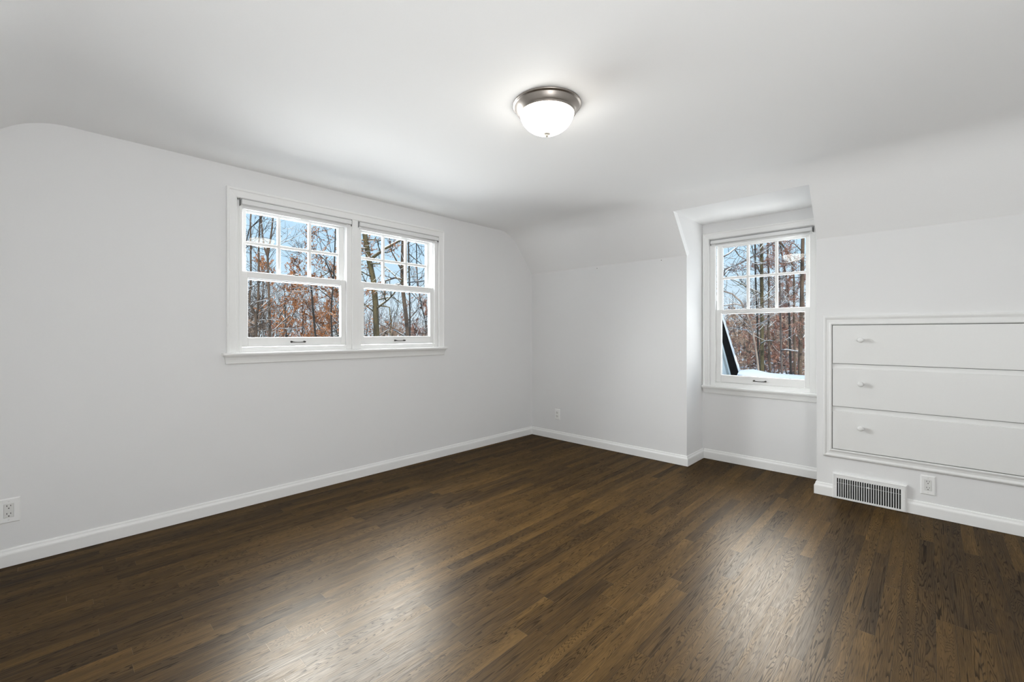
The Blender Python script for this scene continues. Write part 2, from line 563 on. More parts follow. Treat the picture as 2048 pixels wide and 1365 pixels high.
baseboard('baseboard_front', [(XL, YA), (XB, YA)], 'white moulded baseboard along the gable wall')
baseboard('baseboard_right', [(XB, YA - .0145), (XB, DY1), (XD, DY1)], 'white baseboard along the knee wall and round the recess corner')
baseboard('baseboard_dormer', [(XD, DY1 - .0145), (XD, DY0), (XB, DY0), (XB, YK)], 'white baseboard under the dormer window and the drawers')
baseboard('baseboard_left', [(XL, YK), (XL, YA - .0145)], 'white baseboard along the left knee wall')
baseboard('baseboard_back', [(XB - .0145, YK), (XL + .0145, YK)], 'white baseboard along the back wall')

# ------------------------------------------------------------------ windows
CASE = [(0, 0), (0, .020), (.004, .0225), (.013, .0225), (.018, .017), (.024, .0155), (.050, .0125), (.055, .0135), (.060, .011), (.0625, .007), (.0625, 0)]


def casing(mb, m, s0, s1, t0, t1, wl=.0625):
    k = wl / .0625
    mb.strip(CASE, lambda p: [m(s0 + p[0] * k, t0, p[1]), m(s0 + p[0] * k, t1 - p[0] * k, p[1]), m(s1 - p[0] * k, t1 - p[0] * k, p[1]), m(s1 - p[0] * k, t0, p[1])])


def frame(mb, m, s0, s1, t0, t1, i0, i1, j0, j1, h0, h1):
    """rectangular frame, outer s0..t1, opening i0..j1"""
    mb.box(s0, i0, t0, t1, h0, h1, m)
    mb.box(i1, s1, t0, t1, h0, h1, m)
    mb.box(i0, i1, t0, j0, h0, h1, m)
    mb.box(i0, i1, j1, t1, h0, h1, m)


def sash_unit(root, m, S, O, tb, tm, tt, ob, om, mv, mh, uo):
    """S sash sides, O lower opening sides, tb/tm/tt bottom, meeting rail top, head; ob/om lower opening; mv, mh muntins; uo upper opening (s0,s1,t0,t1)"""
    up = MB()
    frame(up, m, S[0] - .004, S[1] + .004, om - .005, tt, uo[0], uo[1], uo[2], uo[3], -.097, -.062)
    u = up.build('upper_sash', M_TRIM, root, bevel=.0025)
    g = MB().box(uo[0] - .006, uo[1] + .006, uo[2] - .006, uo[3] + .006, -.082, -.079, m)
    g.build('pane', M_GLASS, u)
    mu = MB()
    for c in mv:
        mu.box(c - .0105, c + .0105, uo[2], uo[3], -.0925, -.0685, m)
    mu.box(uo[0], uo[1], mh - .0100, mh + .0100, -.0925, -.0690, m)
    mu.build('muntin_grid', M_TRIM, u, bevel=.003)
    gk = MB()
    e = .0022
    frame(gk, m, uo[0], uo[1], uo[2], uo[3], uo[0] + e, uo[1] - e, uo[2] + e, uo[3] - e, -.079, -.0755)
    gk.build('gasket', M_GASKET, u)
    lo = MB()
    frame(lo, m, S[0], S[1], tb, tm, O[0], O[1], ob, om, -.057, -.022)
    l = lo.build('lower_sash', M_TRIM, root, bevel=.003)
    MB().box(O[0] - .006, O[1] + .006, ob - .006, om + .006, -.044, -.041, m).build('pane', M_GLASS, l)
    gk = MB()
    frame(gk, m, O[0], O[1], ob, om, O[0] + e, O[1] - e, ob + e, om - e, -.041, -.038)
    gk.build('gasket', M_GASKET, l)
    # bar pull on the bottom rail
    c, t = (S[0] + S[1]) / 2 + .0, tb + .031
    pl = MB()
    for d in (-.045, .045):
        pl.lathe([(.0075, .0), (.0075, .003), (.0045, .005), (.0042, .014), (.006, .017), (.0055, .022), (.001, .024)], 12, lambda x, y, h, d=d: m(c + d + x, t + y, -.022 + h), cap1=True)
    pl.tube([m(c + d, t - .003 * math.cos(d / .045 * 1.4), -.022 + .018) for d in np.linspace(-.046, .046, 9)], [.0045, .0036, .0030, .0028, .0028, .0028, .0030, .0036, .0045], 8)
    pl.build('sash_pull', M_BRONZE, l, smooth=True)
    # cam lock on the meeting rail
    lk = MB().box(c - .022, c + .022, tm, tm + .004, -.050, -.030, m)
    lk.lathe([(.011, tm + .004), (.011, tm + .010), (.006, tm + .012)], 12, lambda x, y, h: m(c + x, h, -.040 + y), cap1=True)
    lk.box(c - .032, c + .004, tm + .006, tm + .011, -.044, -.036, m)
    lk.build('sash_lock', M_BRONZE, l, bevel=.001)


def jambs(mb, m, s0, s1, t0, t1, th=.012, dep=.135):
    mb.box(s0, s0 + th, t0, t1, -dep, -.006, m)
    mb.box(s1 - th, s1, t0, t1, -dep, -.006, m)
    mb.box(s0, s1, t1 - th, t1, -dep, -.006, m)
    mb.box(s0, s1, t0, t0 + th, -dep, -.030, m)


def stool(mb, m, s0, s1, t, nose=.047):
    mb.strip([(-.02, -.018), (nose - .004, -.018), (nose, -.014), (nose, -.004), (nose - .004, 0), (-.02, 0)], lambda p: [m(s0, t + p[1], p[0]), m(s1, t + p[1], p[0])])


def apron(mb, m, s0, s1, t, b):
    hh = t - b
    P = [(0, t), (.036, t), (.036, t - .004), (.031, t - .008), (.025, t - .28 * hh), (.019, t - .55 * hh), (.0155, t - .80 * hh), (.0150, b + .006), (.013, b + .001), (.010, b), (0, b)]
    rings = lambda p: [m(s0 - p[0] * .6 + .02, p[1], 0), m(s0 - p[0] * .6 + .02, p[1], p[0]), m(s1 + p[0] * .6 - .02, p[1], p[0]), m(s1 + p[0] * .6 - .02, p[1], 0)]
    mb.strip(P, rings, close_prof=False)


w1 = empty('window_1', (1.69, YA, 1.04))
structure(w1, 'white double window of two sashes with six pane grids on the gable wall', 'window')
cs_ = MB()
casing(cs_, on_gable, .797, 2.579, 1.040, 2.138)
cs_.box(1.664, 1.713, 1.042, 2.078, -.01, .010, on_gable)
cs_.build('casing', M_TRIM, w1, bevel=.0015)
jb = MB()
jambs(jb, on_gable, .862, 2.517, 1.036, 2.076)
jb.box(.874, .893, 1.042, 2.07, -.05, -.004, on_gable)
jb.box(2.480, 2.507, 1.042, 2.07, -.05, -.004, on_gable)
jb.box(1.624, 1.747, 1.042, 2.07, -.13, -.004, on_gable)
jb.box(.870, 2.510, 1.040, 1.0745, -.13, -.008, on_gable)
jb.box(.870, 2.510, 2.040, 2.070, -.13, -.012, on_gable)
jb.build('jamb', M_TRIM, w1, bevel=.002)
st_ = MB()
stool(st_, on_gable, .772, 2.597, 1.041)
st_.build('stool', M_TRIM, w1, bevel=.001)
ap = MB()
apron(ap, on_gable, .782, 2.590, 1.023, .966)
ap.build('apron', M_TRIM, w1)
sash_unit(w1, on_gable, (.895, 1.622), (.932, 1.586), 1.0765, 1.593, 2.045, 1.141, 1.548, (1.146, 1.365), 1.797, (.931, 1.584, 1.592, 2.008))
sash_unit(w1, on_gable, (1.749, 2.478), (1.782, 2.440), 1.0765, 1.593, 2.045, 1.143, 1.548, (1.988, 2.214), 1.797, (1.779, 2.434, 1.592, 2.008))

w2 = empty('window_2', (XD, 1.07, .684))
structure(w2, 'white single sash window with a six pane grid in the dormer recess', 'window')
cs_ = MB()
casing(cs_, on_dormer, -1.5465, -.602, .684, 2.098, .058)
cs_.build('casing', M_TRIM, w2, bevel=.0015)
jb = MB()
jambs(jb, on_dormer, *HOLE_D)
jb.box(-1.478, -1.440, .69, 2.03, -.05, -.004, on_dormer)
jb.box(-.706, -.660, .69, 2.03, -.05, -.004, on_dormer)
jb.box(-1.478, -.660, .684, .7195, -.13, -.008, on_dormer)
jb.box(-1.478, -.660, 1.993, 2.03, -.13, -.012, on_dormer)
jb.build('jamb', M_TRIM, w2, bevel=.002)
st_ = MB()
stool(st_, on_dormer, -1.5485, -.601, .686, .042)
st_.build('stool', M_TRIM, w2, bevel=.001)
ap = MB()
apron(ap, on_dormer, -1.545, -.603, .668, .614)
ap.build('apron', M_TRIM, w2)
sash_unit(w2, on_dormer, (-1.438, -.708), (-1.393, -.744), .7215, 1.386, 1.998, .788, 1.353, (-1.182, -.957), 1.678, (-1.396, -.743, 1.386, 1.962))

# ------------------------------------------------------------------ roller shades, rolled up
def blind(m, s0, s1, tb, tt, label, tab, gap):
    hh = tt - tb
    root = empty('roller_shade', m((s0 + s1) / 2, tb, 0))
    tag(root, label, 'window shade', 'rolled up white roller shades')
    g0, g1 = (s0 + .012, s1 - .002) if gap < 0 else (s0 + .002, s1 - .012)
    MB().box(g0 + .001, g1 - .001, tt - .010, tt + .002, -.02, .004, m).build('gap_shade_strip', M_GAPSHADE, root)  # grey strip added to imitate the shadow gap above the fascia
    MB().box(g0, g1, tt - .58 * hh, tt - .0075, .008, .012, m).build('fascia', M_ALU, root, bevel=.0012)
    cz = tt - .50 * hh
    MB().strip([(math.cos(a) * .0185, math.sin(a) * .0185) for a in np.linspace(0, 2 * math.pi, 20, endpoint=False)],
               lambda p: [m(g0 + .004, cz - .004 + p[1], -.022 + p[0]), m(g1 - .004, cz - .004 + p[1], -.022 + p[0])]).build('fabric_roll', M_FABRIC, root, smooth=True)
    MB().box(g0 + .003, g1 - .003, tb, tb + .20 * hh, -.012, .003, m).build('hem_bar', M_ALU, root, bevel=.0015)
    MB().box(g0 + .004, g1 - .004, tb + .17 * hh, cz - .012, -.008, -.007, m).build('shade_cloth', M_FABRIC, root)
    for a in (s0, s1 - .002):
        br = MB().box(a, a + .002, tb + .2 * hh, tt, -.02, .010, m)
        if (a == s0) == (gap < 0):
            q = a + .0015 if gap < 0 else a - .0075
            br.box(q, q + .008, tb + .28 * hh, tt - .15 * hh, -.015, .003, m)
        br.build('bracket', M_DARK, root)
    c = (s0 + s1) / 2 + tab
    MB().box(c - .030, c + .030, tb - .004, tb + .008, .003, .007, m).build('pull_tab', M_FABRIC, root, bevel=.001)


blind(on_gable, .875, 1.661, 2.011, 2.078, 'white rolled up shade over the sash farther from the room corner', 0.03, -1)
blind(on_gable, 1.714, 2.514, 2.011, 2.078, 'white rolled up shade over the double window sash nearer the room corner', 0.03, -1)
blind(on_dormer, -1.478, -.676, 1.972, 2.033, 'white rolled up shade over the dormer window', 0.0, 1)

# ------------------------------------------------------------------ built-in drawers
dr = empty('built_in_dresser', (XB, -.2, .287))
tag(dr, 'white built in chest of three wide drawers set in the knee wall', 'chest of drawers')
D0, D1 = -.506, .960                                   # drawer sides, s = -y
PM = [(0, 0), (0, .012), (.004, .016), (.010, .018), (.016, .016), (.022, .013), (.034, .014), (.042, .018), (.047, .019), (.051, .016), (.052, .010), (.052, 0)]
o0, o1, b0, b1 = -.559, 1.013, .289, 1.2935
pm = MB()
pm.strip(PM, lambda p: [on_knee(o0 + p[0], b0 + p[0] * 1.10, p[1]), on_knee(o1 - p[0], b0 + p[0] * 1.10, p[1]), on_knee(o1 - p[0], b1 - p[0] * 1.24, p[1]), on_knee(o0 + p[0], b1 - p[0] * 1.24, p[1])], closed=True)
pm.build('moulding_frame', M_DRESS, dr)
for zt, zb in ((.957, .9245), (.6535, .6195)):
    MB().box(D0, D1, zb - .01, zt - .0035, .0005, .003, on_knee).build('rail', M_DRESS, dr)
MB().box(D0 - .006, D1 + .006, .340, 1.236, .0002, .0008, on_knee).build('gap_shade_sheet', M_DARK, dr)  # dark sheet painting in the shade of the gaps round the drawers
for zb, zt in ((.957, 1.2255), (.6535, .9235), (.3505, .6185)):
    d = MB().box(D0 + .003, D1 - .003, zb, zt, .001, .016, on_knee).build('drawer', M_DRESS, dr, bevel=.0018)
    zc = zb + .62 * (zt - zb)
    for s in (-.344, .798):
        k = MB().lathe([(.010, .0), (.0095, .006), (.008, .012), (.0095, .016), (.0155, .0195), (.0180, .0235), (.0175, .028), (.014, .0315), (.008, .0335), (.001, .034)], 24, lambda x, y, h, s=s: on_knee(s + x, zc + y, .016 + h), cap1=True)
        k.build('knob', M_DRESS, d, smooth=True)

# ------------------------------------------------------------------ air register low on the knee wall
vr = empty('air_register', (XB, .307, 0))
tag(vr, 'white metal air register with a row of dark vertical slots above the floor', 'vent')
v0, v1, vt = -.503, -.108, .178
s0, s1, t0, t1 = -.480, -.136, .017, .147
fr = MB()
frame(fr, on_knee, v0 + .006, v1 - .006, .004, vt - .005, s0, s1, t0, t1, .022, .0245)
fr.strip([(0, .0), (0, .016), (.004, .020), (.008, .0245), (.010, .0245), (.006, .018), (.004, .0)],
         lambda p: [on_knee(v0 + p[0], .001 + p[0] * .6, p[1]), on_knee(v1 - p[0], .001 + p[0] * .6, p[1]), on_knee(v1 - p[0], vt - p[0], p[1]), on_knee(v0 + p[0], vt - p[0], p[1])], closed=True)
fr.build('face_frame', M_VENT, vr, bevel=.0008)
NS = 27
pw_ = (s1 - s0) / NS
for i in range(NS + 1):
    c = s0 + i * pw_
    MB().box(max(s0, c - .0021), min(s1, c + .0021), t0, t1, .014, .0243, on_knee).build('slat', M_VENT, vr)
MB().box(s0 - .004, s1 + .004, t0 - .004, t1 + .004, .0148, .0153, on_knee).build('duct_shade_sheet', M_SLOT, vr)  # black sheet standing in for the unlit depth of the duct
MB().box(s0, s1, t1 - .0345, t1 - .033, .0155, .0165, on_knee).build('damper_rod', M_VENT, vr)
MB().box(-.316, -.296, t1 - .034, t1 - .029, .0165, .027, on_knee).build('damper_lever', M_PLATE, vr, bevel=.001)
for s in (v0 + .013, v1 - .013):
    MB().lathe([(.0045, 0), (.004, .0018), (.001, .0026)], 12, lambda x, y, h, s=s: on_knee(s + x, .082 + y, .0245 + h), cap1=True).build('screw', M_VENT, vr)


# ------------------------------------------------------------------ wall outlets
def outlet(m, c, t, w, h, label, duplex=False):
    root = empty('wall_outlet', m(c, t - h / 2, 0))
    tag(root, label, 'electrical outlet')
    b_ = .005
    pl = MB()
    pl.strip([(0, 0), (0, .002), (.002, .0045), (b_, .0062)], lambda p: [m(c - w / 2 + p[0], t - h / 2 + p[0], p[1]), m(c + w / 2 - p[0], t - h / 2 + p[0], p[1]), m(c + w / 2 - p[0], t + h / 2 - p[0], p[1]), m(c - w / 2 + p[0], t + h / 2 - p[0], p[1])], closed=True, close_prof=False)
    iw, ih = .0345, .0685
    if not duplex:
        frame(pl, m, c - w / 2 + b_, c + w / 2 - b_, t - h / 2 + b_, t + h / 2 - b_, c - iw / 2, c + iw / 2, t - ih / 2, t + ih / 2, .003, .0062)
        pl.build('cover_plate', M_PLATE, root)
        rc = MB().box(c - iw / 2 + .0008, c + iw / 2 - .0008, t - ih / 2 + .0008, t + ih / 2 - .0008, .001, .0056, m).build('receptacle', M_PLATE2, root, bevel=.0006)
        ht = .0056
    else:
        pl.box(c - w / 2 + b_, c + w / 2 - b_, t - h / 2 + b_, t + h / 2 - b_, .002, .0062, m)
        pl.build('cover_plate', M_PLATE, root)
        q = MB()
        for dz in (-.0195, .0195):
            q.prism([(c + .0165 * math.cos(a), t + dz + max(-.0125, min(.0125, .0165 * math.sin(a)))) for a in np.linspace(0, 2 * math.pi, 20, endpoint=False)], .006, .0082, m)
        rc = q.build('receptacle', M_PLATE2, root)
        ht = .0082
    for dz in (-.0195, .0195):
        for dx, hh in ((-.0064, .0045), (.0064, .0036)):
            MB().box(c + dx - .0012, c + dx + .0012, t + dz + .0045 - hh + .001, t + dz + .0045 + hh, ht - .001, ht + .0003, m).build('slot', M_SLOT, rc)
        MB().prism([(c + .0027 * math.cos(a), t + dz - .0075 + .0027 * math.sin(a)) for a in np.linspace(0, 2 * math.pi, 10, endpoint=False)], ht - .001, ht + .0003, m).build('ground_hole', M_SLOT, rc)
    for dz in ((-.046, .046) if not duplex else (0,)):
        MB().lathe([(.0032, 0), (.003, .001), (.001, .0014)], 10, lambda x, y, hgt: m(c + x, t + dz + y, .0062 + hgt), cap1=True).build('screw', M_PLATE2, root)


outlet(on_gable, -.142, .280, .078, .123, 'white outlet low on the gable wall at the photo edge')
outlet(on_knee, -.009, .2005, .071, .122, 'white outlet under the drawers beside the air register')
outlet(on_knee, -2.978, .2755, .068, .116, 'small white duplex outlet on the knee wall near the room corner', True)

for (yy, zz), lb in (((2.47, 1.835), 'tiny dark nail hole high on the knee wall nearer the room corner'), ((1.783, 1.840), 'tiny dark nail hole high on the knee wall nearer the dormer')):
    o = MB().lathe([(.0040, -.002), (.0040, .0008), (.0030, .0024), (.0008, .0030)], 10, lambda x, y, h: (XB - h, yy + x, zz + y), cap1=True).build('nail', M_DARK)
    tag(o, lb, 'nail')

# ------------------------------------------------------------------ ceiling lamp
LX, LY = 1.665, 1.350
cl = empty('ceiling_light', (LX, LY, ZC))
tag(cl, 'lit frosted glass flush mount lamp with a nickel rim on the ceiling', 'ceiling light')
down = lambda x, y, h: (LX + x, LY + y, ZC - h)
MB().lathe([(.120, 0), (.163, 0), (.1665, .002), (.1665, .006), (.163, .0095), (.158, .0115), (.1565, .014), (.153, .022), (.146, .034), (.1405, .041), (.1375, .044), (.1365, .047), (.1345, .0485), (.131, .048), (.130, .043), (.120, .040)], 96, down).build('rim', M_NICKEL, cl, smooth=True)
MB().lathe([(.1305, .040), (.1305, .048), (.1285, .058), (.123, .072), (.114, .087), (.101, .102), (.085, .115), (.066, .1255), (.045, .1325), (.022, .1365), (.0005, .1375)], 96, down).build('glass_bowl', M_BOWL, cl, smooth=True)
MB().lathe([(.0150, .133), (.0172, .1370), (.0170, .1415), (.0120, .1445), (.0085, .1460), (.0088, .1490), (.0070, .1525), (.0035, .1548), (.0005, .1552)], 32, down).build('finial', M_SATIN, cl, smooth=True)

# ------------------------------------------------------------------ outside: snowy yard, lower roof, woods
GZ = -2.8
g = MB().box(-60, 120, 3.9, 130, GZ - .3, GZ)
g.box(4.5, 120, -60, 3.9, GZ - .3, GZ)
structure(g.build('ground', M_SNOW), 'snow covered ground of the woods beyond the windows', 'ground')

# flat lower roof outside the dormer, deep in snow
XE = on_z(1550, 742, .60)[0]
lr = empty('lower_roof', (6.5, 1.5, .30))
tag(lr, 'flat lower roof under deep snow outside the dormer window', 'roof')
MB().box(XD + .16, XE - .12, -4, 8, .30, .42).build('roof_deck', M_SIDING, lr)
nx, ny = 34, 60
sn = MB()
gx, gy = np.linspace(XD + .15, XE, nx), np.linspace(-4.1, 8.1, ny)
r_ = np.random.RandomState(3)
for i, x in enumerate(gx):
    for j, y in enumerate(gy):
        z = .585 + .012 * math.sin(x * 2.1 + y * .9) + .010 * math.sin(y * 2.7 - x * 1.3) + r_.uniform(-.004, .004)
        e_ = max(0, (x - XE + .35) / .35)
        z -= .10 * e_ ** 3
        z += .10 * math.exp(-((y - 1.75) / .30) ** 2) * (1 if x < 6.4 else max(0, 1 - (x - 6.4) / .8))
        if i == nx - 1:
            z = .40
        sn.v.append((x, y, z))
for i in range(nx - 1):
    for j in range(ny - 1):
        sn.f.append((i * ny + j, (i + 1) * ny + j, (i + 1) * ny + j + 1, i * ny + j + 1))
s_ = sn.build('snow_layer', M_SNOW, lr, smooth=True)
s_['kind'] = 'stuff'

# sloping roof edge beside the dormer: fascia with the soffit's shade put into its black, grey trim, siding and a ridge of snow
rk = empty('roof_edge', (4.9, 1.7, .60))
tag(rk, 'sloping black roof edge with grey trim and snow beside the dormer window', 'roof')
asx = lambda a, b_, c: (a, c, b_)
MB().prism([(4.45, 1.919), (5.540, .720), (5.355, .600), (4.45, 1.80)], 1.620, 3.2, asx).build('fascia', M_BLACK, rk)
for k, (x0, x1, z0, z1, mt) in enumerate(((5.355, 5.300, 1.80, 1.77, M_GREYTRIM), (5.300, 5.215, 1.77, 1.72, M_GREYMID), (5.215, 5.085, 1.72, 1.63, M_GREYTRIM))):
    MB().prism([(4.45, z0), (x0, .600), (x1, .600), (4.45, z1)], 1.622 + .004 * (k % 2), 3.2, asx).build('trim_board', mt, rk)
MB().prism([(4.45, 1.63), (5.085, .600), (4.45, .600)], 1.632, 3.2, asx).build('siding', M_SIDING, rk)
cap = MB()
n_ = 40
sec = []
for i in range(n_):
    a = i / (n_ - 1)
    x, z = 4.45 + 1.10 * a, 1.919 - 1.21 * a
    h = .030 + .040 * a + .012 * math.sin(i * 1.9) + r_.uniform(-.010, .010)
    nx_, nz_ = .74, .67
    sec.append([(x + nx_ * q, y, z + nz_ * q) for y, q in ((1.622, -.004), (1.610, h * .5), (1.640, h), (1.75, h + .03), (2.3, h + .06), (3.2, h + .06))])
cap.v = [p for s in sec for p in s]
for i in range(n_ - 1):
    for j in range(5):
        cap.f.append((i * 6 + j, (i + 1) * 6 + j, (i + 1) * 6 + j + 1, i * 6 + j + 1))
c_ = cap.build('snow_ridge', M_SNOW, rk, smooth=True)
c_['kind'] = 'stuff'


# ------------------------------------------------------------------ trees
class Tree:
    def __init__(self, seed, fine=.25):
        self.fine = fine
        self.r = random.Random(seed)
        self.wood, self.br, self.snow, self.lv = MB(), MB(), MB(), MB()

    def rv(self, s=1.0):
        return np.array([self.r.gauss(0, s), self.r.gauss(0, s), self.r.gauss(0, s)])

    def snowline(self, pts, rad, k=1.0):
        pts, rad = np.asarray(pts, float), np.asarray(rad, float)
        d = pts[-1] - pts[0]
        if abs(d[2]) / (np.linalg.norm(d) + 1e-6) > .80:
            return
        rr = np.clip(rad * .85 * k, .006, .06)
        rr[0] *= .3
        rr[-1] *= .4
        self.snow.tube(pts + np.array([0, 0, 1.0]) * (rad * .75 + rr * .35)[:, None], rr, 4)

    def leaf(self, p, size):
        r = self.r
        a = self.rv()
        a /= np.linalg.norm(a) + 1e-9
        b_ = np.cross(a, self.rv())
        b_ /= np.linalg.norm(b_) + 1e-9
        c = np.cross(a, b_)
        a, b_ = a * size * r.uniform(.7, 1.3), b_ * size * r.uniform(.35, .6)
        q = [p - a, p - a * .2 + b_ + c * size * .15, p + a, p - a * .2 - b_ + c * size * .15]
        self.lv.add(q, [(0, 1, 2), (0, 2, 3)])

    def limb(self, pts, r0, r1=None, snow=0.0, mb=None, n=6):
        pts = np.asarray(pts, float)
        rad = np.linspace(r0, r1 if r1 else r0 * .45, len(pts))
        (mb or self.br).tube(pts, rad, n)
        if snow:
            self.snowline(pts, rad, snow)
        return pts, rad

    def grow(self, p, d, length, r0, lev, maxlev, snow, leafn, leafs, up=.25, nsub=5):
        r = self.r
        n = 5 if lev < 2 else 4
        pts = [np.array(p, float)]
        d = d / (np.linalg.norm(d) + 1e-9)
        for i in range(n):
            d = d + self.rv(.16) + np.array([0, 0, up * .22])
            d /= np.linalg.norm(d)
            pts.append(pts[-1] + d * length / n)
        rad = np.linspace(r0, max(.0035, r0 * .35), len(pts))
        self.br.tube(pts, rad, 5 if lev == 0 else (4 if lev == 1 else 3))
        if snow and r.random() < (.9 if lev == 0 else self.fine):
            self.snowline(pts, rad, snow)
        if leafn and lev >= maxlev - 1:
            for q in pts[1:]:
                for _ in range(leafn):
                    if r.random() < .8:
                        self.leaf(q + self.rv(.10) * length * .6, leafs)
        if lev < maxlev:
            for i in range(nsub):
                t = r.uniform(.25, 1.0)
                k = min(len(pts) - 2, int(t * (len(pts) - 1)))
                f_ = t * (len(pts) - 1) - k
                q = pts[k] * (1 - f_) + pts[k + 1] * f_
                dd = d + self.rv(.55)
                self.grow(q, dd, length * r.uniform(.35, .6), max(.005, r0 * r.uniform(.35, .55)), lev + 1, maxlev, snow, leafn, leafs, up, max(2, nsub - 1))

    def finish(self, root, mb_bark, mb_br, leafmat_=None):
        if self.wood.v:
            self.wood.build('trunk', mb_bark, root, smooth=True, recalc=False)
        if self.br.v:
            self.br.build('branches', mb_br, root, smooth=True, recalc=False)['kind'] = 'stuff'
        if self.lv.v:
            self.lv.build('leaves', leafmat_, root, recalc=False)['kind'] = 'stuff'
        if self.snow.v:
            self.snow.build('branch_snow', M_SNOW, root, smooth=True, recalc=False)['kind'] = 'stuff'


def spine(px, depth, top=None, bottom=True):
    """pixel polyline from low to high on the photo -> world points, run down to the ground and up past the frame"""
    pts = [pix(u, v, depth) for u, v in px]
    if bottom:
        d = pts[1] - pts[0]
        b_ = pts[0].copy()
        slope = d / max(d[2], .05)
        base = b_ + np.clip(slope * (GZ - b_[2]), -1.2, 1.2) * np.array([1, 1, 0])
        base[2] = GZ
        pts = [base, (base + b_) / 2] + pts
    if top:
        d = pts[-1] - pts[-2]
        d = d / np.linalg.norm(d)
        for k in range(3):
            d = d + np.array([rnd.gauss(0, .06), rnd.gauss(0, .06), .05])
            d /= np.linalg.norm(d)
            pts.append(pts[-1] + d * top / 3)
    # resample
    P = np.array(pts)
    L = np.concatenate([[0], np.cumsum(np.linalg.norm(np.diff(P, axis=0), axis=1))])
    t = np.linspace(0, L[-1], 16)
    return np.stack([np.interp(t, L, P[:, k]) for k in range(3)], 1)


def hero(label, px, depth, wpx, seed, bk, top=4.0, stems=(), limbs=(), nbr=14, blen=1.8, zmin=0.0, snow=.9, leaf=None, leafn=0, leafs=.07, maxlev=2, up=.25, cat='tree', nsub=5, name='tree'):
    t = Tree(seed)
    P = spine(px, depth, top)
    r0 = wpx / FPX * depth / 2
    rad = np.linspace(r0 * 1.08, r0 * .62, len(P))
    t.wood.tube(P, rad, 9)
    allp = [(P, rad)]
    for spx, sw in stems:
        S = np.array([pix(u, v, depth) for u, v in spx])
        d = S[-1] - S[-2]
        d /= np.linalg.norm(d)
        S = np.vstack([S, S[-1] + d * 1.2 + np.array([.1, 0, .1]), S[-1] + d * 2.4])
        r1 = sw / FPX * depth / 2
        sr = np.linspace(r1, r1 * .5, len(S))
        t.wood.tube(S, sr, 7)
        t.snowline(S, sr * .7, snow)
        allp.append((S, sr))
    for lpx, lw, sn_ in limbs:
        S = np.array([pix(u, v, depth - .15) for u, v in lpx])
        r1 = lw / FPX * depth / 2
        q, rr = t.limb(S, r1, r1 * .5, sn_)
        for _ in range(4):
            k = t.r.randrange(1, len(q))
            t.grow(q[k], q[k] - q[k - 1] + t.rv(.3), blen * .45, r1 * .45, 1, maxlev, snow, leafn, leafs, up, 3)
    for _ in range(nbr):
        A, ra = t.r.choice(allp)
        z0, z1 = max(zmin, A[0][2]), A[-1][2]
        zz = t.r.uniform(z0, z1) if z1 > z0 else z0
        k = int(np.clip(np.searchsorted(A[:, 2], zz), 1, len(A) - 1))
        q = A[k] + (A[k - 1] - A[k]) * t.r.random()
        an = t.r.uniform(0, 2 * math.pi)
        dd = np.array([math.cos(an), math.sin(an), t.r.uniform(.1, .9)])
        t.grow(q, dd, blen * t.r.uniform(.6, 1.2), max(.010, ra[k] * t.r.uniform(.22, .40)), 0, maxlev, snow, leafn, leafs, up, nsub)
    root = empty(name, tuple(P[0]))
    tag(root, label, cat)
    t.finish(root, bk, bk if bk is not M_PALE else M_PALE, leaf)
    return root


# --- through the gable window, farther sash
hero('forked tree nearest the left edge of the double window', [(513, 672), (512, 640)], 15, 7, 1, M_BROWN, top=.2,
     stems=[([(512, 634), (499, 606), (502, 560), (501.5, 500), (501, 440)], 4.5), ([(512, 634), (516, 615), (517.5, 560), (517.5, 500), (520, 440)], 4.5)], nbr=20, blen=1.3, zmin=.6, nsub=4)
hero('straight dark tree splitting high up behind the first lower pane', [(540, 672), (538.5, 620), (537, 560), (535.3, 512)], 15, 6.5, 2, M_BROWN, top=.3,
     stems=[([(535.3, 514), (529, 496), (525, 470), (522, 430)], 4), ([(535.3, 514), (539, 494), (544, 457), (547, 425)], 4)], nbr=22, blen=1.4, zmin=.4, nsub=4)
hero('slim dark tree leaning among orange leaves behind the farther sash', [(631, 674), (625, 608), (622, 567), (619, 520), (616, 470)], 17, 4.5, 3, M_DBARK, top=3, nbr=16, blen=1.6, zmin=0, leaf=M_ORANGE, leafn=0)
hero('oak holding clusters of orange leaves behind the farther sash', [(664, 676), (662, 620), (667, 560), (669, 520)], 13, 3.5, 4, M_DBARK, top=1.5, nbr=15, blen=1.5, zmin=.5, leaf=M_ORANGE, leafn=3, leafs=.030, limbs=[([(667, 560), (650, 520), (628, 500), (610, 492)], 2.5, .8), ([(665, 600), (640, 580), (610, 572), (585, 578)], 2.5, .8)], nsub=4)
hero('thin bough crossing the sky in the top left pane', [(486, 520), (492, 468), (505, 450), (523, 432), (536, 424)], 11, 2.6, 5, M_DBARK, top=1.0, nbr=8, blen=1.0, zmin=1.5, name='tree')

# --- through the gable window, nearer sash
hero('thick olive trunk leaning and dividing behind the nearer sash', [(753, 674), (751.5, 625), (750.5, 580), (747, 562), (739, 528), (735.5, 505), (731.5, 492), (729, 481), (730.5, 466), (732, 440)], 13, 13, 6, M_OLIVE, top=3,
     limbs=[([(743, 518), (760, 505), (772, 497), (788, 488), (806, 478), (822, 468)], 6, 1.0), ([(757, 600), (772, 596.5), (784, 594), (793, 600), (803, 608)], 2.6, .9),
            ([(757, 612), (770, 613), (779, 615), (781, 637), (783, 650), (780, 662), (779, 680)], 2.8, .3), ([(747, 612), (736, 611), (727, 612)], 2.2, 1.0), ([(733, 497), (727, 498), (720, 496)], 3, 1.2),
            ([(740, 528), (760, 528), (775, 538), (790, 552), (802, 566)], 3, .9), ([(735, 480), (748, 479.5), (764, 481)], 2.4, .8)], nbr=12, blen=1.3, zmin=.4)
